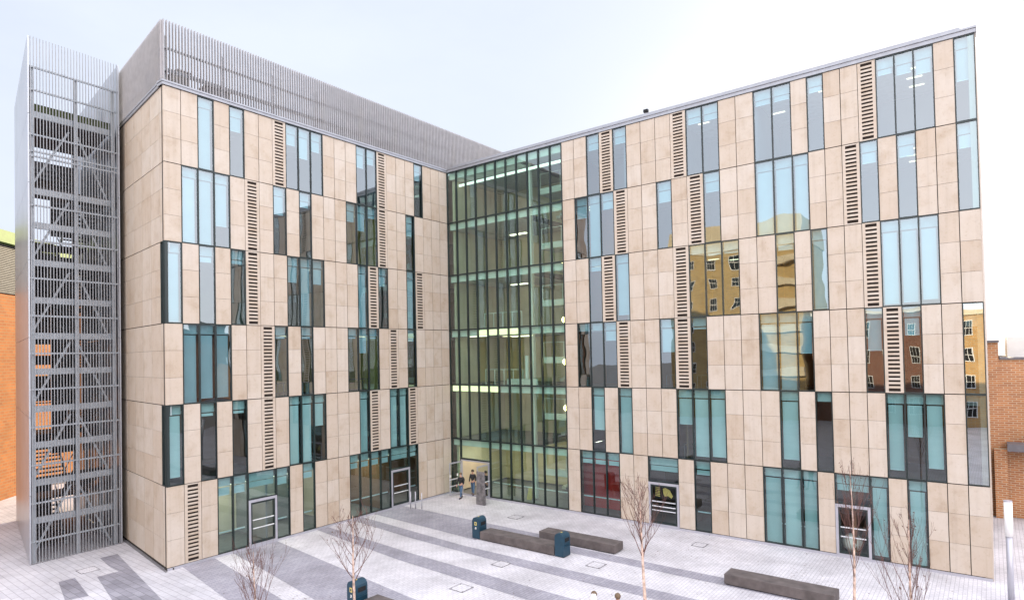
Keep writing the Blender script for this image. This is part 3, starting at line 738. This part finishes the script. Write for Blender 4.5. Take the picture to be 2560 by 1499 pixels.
t = thing('floodlight', 'small dark floodlight on the roof edge of the right wing', 'floodlight', (.2, -15.8, 23.78))
mb = MB(); mb.box(.10, .30, -15.95, -15.68, 23.86, 24.04, 'bin_black'); mb.build('lamp_housing', t, False, .02)
mb = MB(); mb.box(.15, .22, -15.86, -15.78, 23.78, 23.86, 'iron'); mb.build('bracket', t)

# foyer furniture seen through the glass
t = thing('trestle_table', 'dark topped table inside the foyer behind the atrium glass', 'table', (1.2, -5.2, .05))
mb = MB(); mb.box(.8, 1.5, -5.75, -4.55, .80, .85, 'wood'); mb.build('table_top', t)
for lx, ly in ((.85, -5.7), (.85, -4.6), (1.45, -5.7), (1.45, -4.6)):
    mb = MB(); mb.box(lx-.02, lx+.02, ly-.02, ly+.02, .05, .8, 'iron'); mb.build('leg', t)
t = thing('floor_sign', 'yellow folding floor sign inside the foyer beside the dark table', 'floor sign', (1.3, -6.15, .05))
for s_ in (-1, 1):
    mb = MB(); mb.hexa([(1.3+s_*.22, -6.35, .05), (1.3+s_*.24, -6.35, .05), (1.3+s_*.24, -5.95, .05), (1.3+s_*.22, -5.95, .05), (1.3+s_*.01, -6.28, .9), (1.3+s_*.03, -6.28, .9), (1.3+s_*.03, -6.02, .9), (1.3+s_*.01, -6.02, .9)], 'w_yellow'); mb.build('panel', t)
t = thing('floor_cushion', 'large round white cushion behind the right wing glazed door', 'cushion', (1.0, -25.8, .06))
mb = MB(); mb.ball((.9, -25.75, .52), .46, 'white', 14, 10, .95); mb.build('cover', t, True)
mb = MB(); mb.ball((.9, -25.75, .95), .05, 'ceil', 8, 5, .5); mb.build('button', t)
t = thing('wall_poster', 'black and yellow poster behind the glass of the right wing door', 'poster', (.3, -16.3, 1.5))
mb = MB(); mb.box(.40, .42, -16.95, -15.65, 1.5, 2.25, 'bin_black'); mb.build('sheet', t)
for k in range(6):
    mb = MB(); z = 1.62+k*.095; mb.hexa([(.392, -16.0+.02*(k%2), z), (.398, -16.0, z), (.398, -15.72, z+.03), (.392, -15.72, z+.03), (.392, -16.02, z+.06), (.398, -16.02, z+.06), (.398, -15.74, z+.08), (.392, -15.74, z+.08)], 'gold'); mb.build('printed_stripe', t)
mb = MB(); mb.poly([(.393, -16.2, 2.1), (.393, -16.35, 2.16), (.393, -16.62, 2.05), (.393, -16.8, 1.72), (.393, -16.7, 1.6), (.393, -16.5, 1.72), (.393, -16.3, 1.66), (.393, -16.22, 1.85)], 'gold'); mb.build('printed_shape', t)

def desk(F, u, zf, d, w, lab):
    t = thing('desk', lab, 'desk', F.p(u, zf, -d), 'dark desks behind the windows')
    mb = MB(); F.box(mb, u-w/2, u+w/2, zf+.72, zf+.76, -d-.7, -d, 'wood'); mb.build('desk_top', t)
    for du in (-w/2+.05, w/2-.08):
        for dd in (.05, .62): mb = MB(); F.box(mb, u+du, u+du+.03, zf, zf+.72, -d-dd-.03, -d-dd, 'iron'); mb.build('leg', t)
    mb = MB(); F.box(mb, u-.22, u+.22, zf+.45, zf+.5, -d-1.2, -d-.8, 'dark_steel'); F.box(mb, u-.22, u+.22, zf+.5, zf+.95, -d-1.24, -d-1.2, 'dark_steel')
    c_ = thing('office_chair', lab.replace('dark desk', 'dark chair'), 'chair', F.p(u, zf, -d-1), 'dark chairs behind the windows'); mb.build('seat_shell', c_)
    mb = MB(); p = F.p(u, zf, -d-1.0); mb.tube([p+Vector((0, 0, .03)), p+Vector((0, 0, .45))], .03, 'iron', 6); mb.build('stem', c_)
zf = ZS[4]-.02
desk(FL, UL[7]+.42, zf, .6, 1.1, 'dark desk in the single left wing window just right of the long grille')
desk(FL, UL[9]+.42, zf, .6, 1.1, 'dark desk in the narrow left wing window with the yellow room')
desk(FL, UL[14]+.42, zf, .6, 1.8, 'dark desk in the left wing triple window with one lowered middle blind')
desk(FR, UR[18]+.45, zf, .7, 1.0, 'dark desk under the half lowered blind left of the tall grille')
desk(FR, UR[20]+.45, zf, .7, 1.0, 'dark desk in the dark window just right of the tall grille')
desk(FR, UR[20]-.3, ZS[5]-.02, .7, 1.2, 'dark desk in the right wing triple window with one short blind')

# ------------------------------------------------------------------ birches
def birch(x, y, h, fork, label, r0=.075, seed=1, spread=1.0, nb=16, leaves=14, multi=False):
    rn = random.Random(seed)
    t = thing('birch_tree', label, 'tree', (x, y, 0), 'young bare birches in the plaza')
    tr = MB(); pts = []; rad = []
    lean = (rn.uniform(-.03, .03), rn.uniform(-.03, .03))
    for i in range(12):
        q = i/11; pts.append((x+lean[0]*h*q+.03*math.sin(q*9+seed), y+lean[1]*h*q+.03*math.cos(q*7+seed), h*q)); rad.append(r0*(1-q)**.8+.006)
    tr.tube(pts, rad, 'bark', 8); tr.build('trunk', t, True)
    br = MB(); tips = []
    def grow(p, d, ln, r, lev):
        P = [p]; RR = [r]; n = 6; q = Vector(p); dd = d.copy()
        for i in range(n):
            dd = (dd+Vector((rn.uniform(-.13, .13), rn.uniform(-.13, .13), rn.uniform(.02, .14)))).normalized()
            q = q+dd*ln/n; P.append(q.copy()); RR.append(max(.0028, r*(1-(i+1)/n*.85)))
        br.tube(P, RR, 'twig', 4, False)
        tips.append(P[-1]); tips.append(P[-2])
        if lev < 2:
            for k in range(5 if lev == 0 else 3):
                i = rn.randint(1, n-1); a = rn.uniform(0, 6.28)
                nd = (dd*.75+Vector((math.cos(a), math.sin(a), .25))*.55*spread).normalized()
                grow(P[i], nd, ln*rn.uniform(.35, .6), RR[i]*.6, lev+1)
    for k in range(nb):
        q = fork+(1-fork)*(k/nb)**1.0*.92; i = q*11; j = int(i); f = i-j
        p = Vector(pts[j]).lerp(Vector(pts[min(11, j+1)]), f)
        a = k*2.4+rn.uniform(-.4, .4); up = rn.uniform(.9, 1.5)
        d = Vector((math.cos(a)*spread, math.sin(a)*spread, up)).normalized()
        grow(p, d, h*(1-q)*rn.uniform(.5, .8)+.3, max(.007, rad[j]*.38), 0)
    br.build('crown', t)
    lf = MB()
    for k in range(leaves):
        p = rn.choice(tips); a = rn.uniform(0, 6.28); s_ = rn.uniform(.025, .05)
        u = Vector((math.cos(a), math.sin(a), rn.uniform(-.5, .5)))*s_; w = Vector((-math.sin(a), math.cos(a), rn.uniform(-.8, .2)))*s_
        lf.poly([p-u*.2, p+w*.6-u*.5, p+w*1.3, p+w*.6+u*.5], 'leaf')
    lf.build('leaves', t)
birch(-22.6, -12.9, 4.0, .34, 'small reddish bare birch at the bottom left below the left wing', .045, 3, .62, 15, 20)
birch(-20.7, -15.3, 5.0, .58, 'forked birch with a few dark leaves beside the nearest bin', .06, 5, 1.05, 14, 110)
birch(-16.1, -23.1, 6.0, .63, 'tall slim birch with a pale pink trunk in the centre right foreground', .07, 8, .75, 17, 50)
birch(-11.5, -27.8, 6.2, .42, 'thin birch in front of the right hand glazed door with the white cushion', .05, 11, .34, 13, 80)
birch(-14.3, -29.6, 5.6, .36, 'bushy bare birch nearest the lamp column at the right', .05, 14, .40, 15, 80)

# ------------------------------------------------------------------ people
def skinned(name, parent, joints, edges, mkey, root=0, sub=1):
    me = bpy.data.meshes.new(name); me.from_pydata([j[0] for j in joints], edges, []); me.update()
    me.materials.append(M[mkey])
    o = bpy.data.objects.new(name, me); COL.objects.link(o); o.parent = parent
    o.matrix_parent_inverse = world_of(parent).inverted()
    o.modifiers.new('skin', 'SKIN')
    lay = me.skin_vertices[0].data if me.skin_vertices else None
    if lay:
        for i, j in enumerate(joints):
            r = j[1]; lay[i].radius = (r, r) if not isinstance(r, tuple) else r
            lay[i].use_root = i == root
    o.modifiers['skin'].use_smooth_shade = True
    s = o.modifiers.new('sub', 'SUBSURF'); s.levels = s.render_levels = sub
    return o
def person(x, y, z, yaw, label, top='jacket', legs='jeans', hairk='hair', stride=.25, arm=.1, hood=False, bag=False):
    t = thing('person', label, 'person', (x, y, z))
    c, s = math.cos(yaw), math.sin(yaw)
    def P(f, l, h): return (x+c*f-s*l, y+s*f+c*l, z+h)
    H = [(P(0, 0, .98), .11), (P(0, 0, 1.2), .11), (P(.01, 0, 1.40), .13), (P(.01, 0, 1.50), .055), (P(.03, 0, 1.58), .075), (P(.035, 0, 1.68), .088), (P(.03, 0, 1.755), .06),
         (P(.125, 0, 1.645), .014)]
    E = [(0, 1), (1, 2), (2, 3), (3, 4), (4, 5), (5, 6), (5, 7)]
    ja, je, la = [(P(0, 0, .95), (.155, .12)), (P(0, 0, 1.15), (.15, .115)), (P(.01, 0, 1.36), (.175, .12)), (P(.01, 0, 1.475), .075)], [(0, 1), (1, 2), (2, 3)], []
    lg, le = [(P(0, 0, .98), (.15, .12))], []
    for sd in (-1, 1):
        sw = stride*sd
        i = len(H); H += [(P(.01, sd*.17, 1.42), .06), (P(-sw*.25+.0, sd*.21, 1.16), .043), (P(arm-sw*.5, sd*.2, .94), .034), (P(arm-sw*.55+.02, sd*.2, .86), (.022, .036))]
        E += [(2, i), (i, i+1), (i+1, i+2), (i+2, i+3)]
        for kf in range(4):
            H.append((P(arm-sw*.6+.03+.02*(kf-1.5), sd*(.2-.006*kf), .775+.008*abs(kf-1.3)), .008)); E.append((i+3, len(H)-1))
        H.append((P(arm-sw*.55+.06, sd*.175, .83), .009)); E.append((i+2, len(H)-1))
        k = len(ja); ja += [(P(.01, sd*.165, 1.42), .075), (P(-sw*.25, sd*.215, 1.16), .06), (P(arm-sw*.5, sd*.2, .95), .05)]; je += [(2, k), (k, k+1), (k+1, k+2)]
        i = len(H); H += [(P(sw*.1, sd*.09, .86), .08), (P(sw*.55+.03, sd*.095, .50), .058), (P(sw, sd*.09, .10), .04), (P(sw+.13, sd*.1, .045), .035)]
        E += [(0, i), (i, i+1), (i+1, i+2), (i+2, i+3)]
        k = len(lg); lg += [(P(sw*.1, sd*.095, .85), .098), (P(sw*.55+.03, sd*.1, .50), .074), (P(sw, sd*.095, .10), .06)]; le += [(0, k), (k, k+1), (k+1, k+2)]
        sh = MB(); a = P(sw-.07, sd*.095, .05); b = P(sw+.19, sd*.105, .042); sh.tube([a, P(sw+.05, sd*.1, .058), b], [.05, .052, .036], 'dark_cloth', 8); sh.build('shoe', t, True)
    skinned('body', t, H, E, 'skin'); skinned('jacket', t, ja, je, top); skinned('trousers', t, lg, le, legs)
    hb = MB(); hc = P(.015, 0, 1.70); hb.ball(hc, .108, hairk, 12, 8, 1.0); hb.build('hair', t, True)
    for sd in (-1, 1):
        eb = MB(); eb.ball(P(.115, sd*.033, 1.675), .011, 'hair', 6, 4); eb.build('eye', t)
    if hood:
        hb = MB(); hb.tube([P(-.08, 0, 1.44), P(-.10, 0, 1.60), P(-.06, 0, 1.74)], [.12, .135, .07], 'fur', 10); hb.build('hood', t, True)
    if bag:
        hb = MB(); p0 = P(-.2, 0, 1.22); hb.ball(p0, .17, 'dark_cloth', 10, 7, 1.4); hb.build('backpack', t, True)
    return t
person(-.95, -1.75, .01, R(190), 'person in a dark jacket and blue jeans stepping out of the entrance', stride=.22, hairk='hairb', bag=True)
person(.15, -1.9, .05, R(200), 'dark haired person in black jacket and dark jeans walking inside the doorway', stride=.16, legs='jeans')
person(.3, -3.0, .05, R(170), 'person mostly hidden behind the standing stone in the doorway', legs='dark_cloth', stride=.1)
px_people = [(-14.5, -20.3, 'person with a white hood just entering at the bottom edge', True, 'fur', 'hairb'), (-14.2, -21.05, 'brown haired person beside the hooded one at the bottom edge', False, 'jacket', 'hairb')]
for x, y, lab, hd, tp_, hk in px_people: person(x, y, .01, R(20), lab, top=tp_, hairk=hk, hood=hd)

# ------------------------------------------------------------------ neighbouring buildings
t = thing('brick_building', 'orange brick building behind the right wing end with a grey canopy', 'building', (20, -38, 0))
mb = MB(); mb.box(12.8, 24, -31.65, -24, 0, 10.1, 'brick'); mb.box(12.9, 24, -60, -31.652, 0, 9.1, 'brick'); mb.build('wall', t)
mb = MB(); mb.box(12.6, 24.1, -31.7, -24, 10.1, 10.22, 'canopy'); mb.box(12.8, 24.1, -60, -31.7, 9.1, 9.2, 'canopy'); mb.build('parapet', t)
mb = MB(); mb.box(11.6, 12.9, -60, -31.9, 3.95, 4.35, 'canopy'); mb.build('canopy', t)
mb = MB(); mb.box(15, 22, -60, -32.1, 9.2, 10.4, 'white'); mb.build('rooftop_box', t)
mb = MB(); mb.box(12.3, 12.795, -31.9, -31.3, 0, 3.94, 'brick'); mb.build('pier', t)
mb = MB(); mb.tube([(12.82, -33.2, 4.4), (12.82, -33.2, 9.1)], .04, 'white', 6); mb.build('downpipe', t)
t = thing('brick_hall', 'tall sunlit ochre brick building with green roof edge behind the stair tower', 'building', (-22, 30, 0))
FH = Frame((-34, 12.4), (.7071, .7071), (.7071, -.7071))
mb = MB(); FH.box(mb, 0, 34, 0, 15.2, -12, 0, 'brick_lit'); mb.build('wall', t)
mb = MB()
for i in range(28): FH.box(mb, 0, 34, 15.3+i*.13, 15.38+i*.13, -.2, .04, 'louvre')
FH.box(mb, 0, 34, 15.2, 18.95, -12, -.22, 'canopy'); mb.build('louvre_band', t)
mb = MB(); FH.box(mb, -.2, 34.2, 18.95, 19.85, -12.2, .5, 'green_roof'); mb.build('roof', t)

def sash(parent, F, u, z, w=1.2, h=1.9):
    a = MB(); F.box(a, u, u+w, z, z+.09, .005, .09, 'white'); F.box(a, u, u+w, z+h-.08, z+h, .005, .05, 'white')
    F.box(a, u, u+.08, z+.09, z+h-.08, .005, .05, 'white'); F.box(a, u+w-.08, u+w, z+.09, z+h-.08, .005, .05, 'white'); F.box(a, u+.08, u+w-.08, z+h/2-.04, z+h/2+.04, .006, .048, 'white')
    for k in (1, 2): F.box(a, u+w*k/3-.02, u+w*k/3+.02, z+.09, z+h-.08, .004, .04, 'white')
    o = a.build('window', parent)
    g = MB(); F.quad(g, u+.08, u+w-.08, z+.09, z+h-.08, .015, 'bin_black'); g.build('pane', o)
    return o
t = thing('terrace_building', 'red brick building with white sash windows mirrored in the right wing glass', 'building', (-66, -19, 0))
t2 = thing('terrace_building', 'added brick building, sun glow put into its golden colour, mirrored in the end windows of the right wing', 'building', (-66, -44, 0))
FW = Frame((-60, -62), (0, 1), (1, 0))
mb = MB(); FW.box(mb, 35.8, 50, 0, 14.2, -12, 0, 'brick_red'); mb.build('wall', t)
mb = MB(); FW.box(mb, 0, 35.7, 0, 13.6, -12, .4, 'brick_sun_gold'); mb.build('wall', t2)
mb = MB(); FW.box(mb, 35.8, 50.2, 14.2, 14.7, -12.2, .25, 'white'); mb.build('cornice', t)
mb = MB(); FW.box(mb, -.2, 35.75, 13.6, 14.3, -12.2, .7, 'render'); mb.build('cornice', t2)
FW3 = Frame((-59.6, -62), (0, 1), (1, 0))
for r_ in range(4):
    for k in range(9):
        if k == 4: continue
        sash(*((t2, FW3) if k < 4 else (t, FW)), 24+k*2.75, 1.3+r_*3.25)
t = thing('tower_block', 'sunlit cream tower block mirrored in the upper right wing windows', 'building', (-66, -2, 0))
FW2 = Frame((-58.5, -11), (0, 1), (1, 0))
mb = MB(); FW2.box(mb, 0, 19, 0, 27.5, -14, 0, 'brick_yellow'); mb.build('wall', t)
mb = MB(); FW2.box(mb, -.2, 19.2, 24.6, 28.2, -14.2, .12, 'render'); mb.build('parapet', t)
for r_ in range(7):
    mb = MB(); FW2.box(mb, 0, 6.5, 3.2+r_*3.1, 4.2+r_*3.1, .001, .9, 'render'); mb.build('balcony', t)
    for k in range(3): sash(t, FW2, 8+k*3.6, 3.4+r_*3.1, 1.6, 1.7)
t = thing('low_building', 'long low brick building mirrored as a dark skyline in the left wing windows', 'building', (30, -110, 0))
mb = MB(); mb.box(-30, 70, -125, -105, 0, 15.5, 'brick_red'); mb.build('wall', t)
mb = MB(); mb.box(-31, 71, -126, -104, 15.5, 16.2, 'canopy'); mb.box(0, 10, -118, -110, 16.2, 20, 'canopy'); mb.box(36, 41, -118, -110, 16.2, 19, 'canopy'); mb.build('roof', t)

# ------------------------------------------------------------------ camera, sun and sky
yaw, pitch, roll = 0.6572, 0.0194, -0.0202
Fw = Vector((math.cos(pitch)*math.cos(yaw), math.cos(pitch)*math.sin(yaw), math.sin(pitch)))
Rt = Vector((math.sin(yaw), -math.cos(yaw), 0)); Up = Rt.cross(Fw)
c, s = math.cos(roll), math.sin(roll)
R2 = Rt*c+Up*s; U2 = Up*c-Rt*s
cd = bpy.data.cameras.new('camera'); cam = bpy.data.objects.new('camera', cd); COL.objects.link(cam)
cam.matrix_world = Matrix(((R2.x, U2.x, -Fw.x, -33.093), (R2.y, U2.y, -Fw.y, -31.3164), (R2.z, U2.z, -Fw.z, 10.0042), (0, 0, 0, 1)))
cd.sensor_width = 36; cd.lens = 1550/2560*36; cd.shift_y = 104.26/2560; cd.clip_end = 2000; cd.clip_start = .1
S.camera = cam

SUN_YAW, SUN_EL = R(7), R(17)                  # azimuth measured from +x towards +y
sd = Vector((math.cos(SUN_EL)*math.cos(SUN_YAW), math.cos(SUN_EL)*math.sin(SUN_YAW), math.sin(SUN_EL)))
ld = bpy.data.lights.new('sun', 'SUN'); ld.energy = 4.6; ld.angle = R(.5); ld.color = (1, .80, .52)
lo = bpy.data.objects.new('sun', ld); COL.objects.link(lo); lo.rotation_euler = sd.to_track_quat('Z', 'Y').to_euler(); lo.location = (40, 0, 60)
w = bpy.data.worlds.new('World'); S.world = w; w.use_nodes = True
nt = w.node_tree; nt.nodes.clear()
out = nt.nodes.new('ShaderNodeOutputWorld'); bg = nt.nodes.new('ShaderNodeBackground')
sky = nt.nodes.new('ShaderNodeTexSky'); sky.sky_type = 'NISHITA'; sky.sun_disc = False
sky.sun_elevation = SUN_EL; sky.sun_rotation = math.pi/2-SUN_YAW; sky.air_density = 1.0; sky.dust_density = 1.5; sky.ozone_density = 1.5
# cloud veil; sky overhead and behind the camera made brighter to light the facades
tc = nt.nodes.new('ShaderNodeTexCoord')
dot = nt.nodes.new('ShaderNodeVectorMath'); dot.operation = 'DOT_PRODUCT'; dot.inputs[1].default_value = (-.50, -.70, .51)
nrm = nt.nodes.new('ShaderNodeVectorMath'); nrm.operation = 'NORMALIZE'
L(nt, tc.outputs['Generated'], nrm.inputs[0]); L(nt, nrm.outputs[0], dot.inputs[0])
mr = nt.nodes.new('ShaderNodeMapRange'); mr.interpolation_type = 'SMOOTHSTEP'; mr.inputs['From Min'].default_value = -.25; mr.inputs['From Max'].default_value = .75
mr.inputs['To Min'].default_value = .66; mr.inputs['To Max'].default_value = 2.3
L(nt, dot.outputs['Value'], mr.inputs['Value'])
noi = N(nt, 'ShaderNodeTexNoise', Scale=1.6, Detail=7.0, Roughness=.55)
mp = nt.nodes.new('ShaderNodeMapping'); mp.inputs['Scale'].default_value = (1, 1, 2.4); L(nt, nrm.outputs[0], mp.inputs['Vector']); L(nt, mp.outputs[0], noi.inputs['Vector'])
cl = ramp(nt, noi.outputs['Fac'], [(.38, (.78, .78, .78)), (.66, (.95, .95, .95))])
mix = nt.nodes.new('ShaderNodeMix'); mix.data_type = 'RGBA'
mix.inputs['B'].default_value = (6.75, 7.3, 8.45, 1)
L(nt, cl.outputs['Color'], mix.inputs['Factor']); L(nt, sky.outputs[0], mix.inputs['A'])
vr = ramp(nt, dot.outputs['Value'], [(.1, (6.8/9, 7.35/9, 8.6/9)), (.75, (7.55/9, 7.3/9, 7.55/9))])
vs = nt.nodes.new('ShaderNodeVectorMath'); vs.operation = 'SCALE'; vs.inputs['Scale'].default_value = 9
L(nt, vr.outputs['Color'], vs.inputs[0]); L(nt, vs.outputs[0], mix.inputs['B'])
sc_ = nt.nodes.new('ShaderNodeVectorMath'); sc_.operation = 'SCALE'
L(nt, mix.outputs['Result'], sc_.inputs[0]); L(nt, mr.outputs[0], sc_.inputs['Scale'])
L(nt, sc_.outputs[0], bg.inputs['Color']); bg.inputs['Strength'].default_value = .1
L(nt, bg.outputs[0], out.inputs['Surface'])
S.view_settings.view_transform = 'Standard'; S.view_settings.look = 'None'; S.view_settings.gamma = 1; S.view_settings.exposure = 1.0
cy = S.cycles
cy.max_bounces = 8; cy.diffuse_bounces = 4; cy.glossy_bounces = 4; cy.transparent_max_bounces = 16; cy.sample_clamp_indirect = 6; cy.caustics_reflective = False; cy.caustics_refractive = False
cy.use_denoising = True
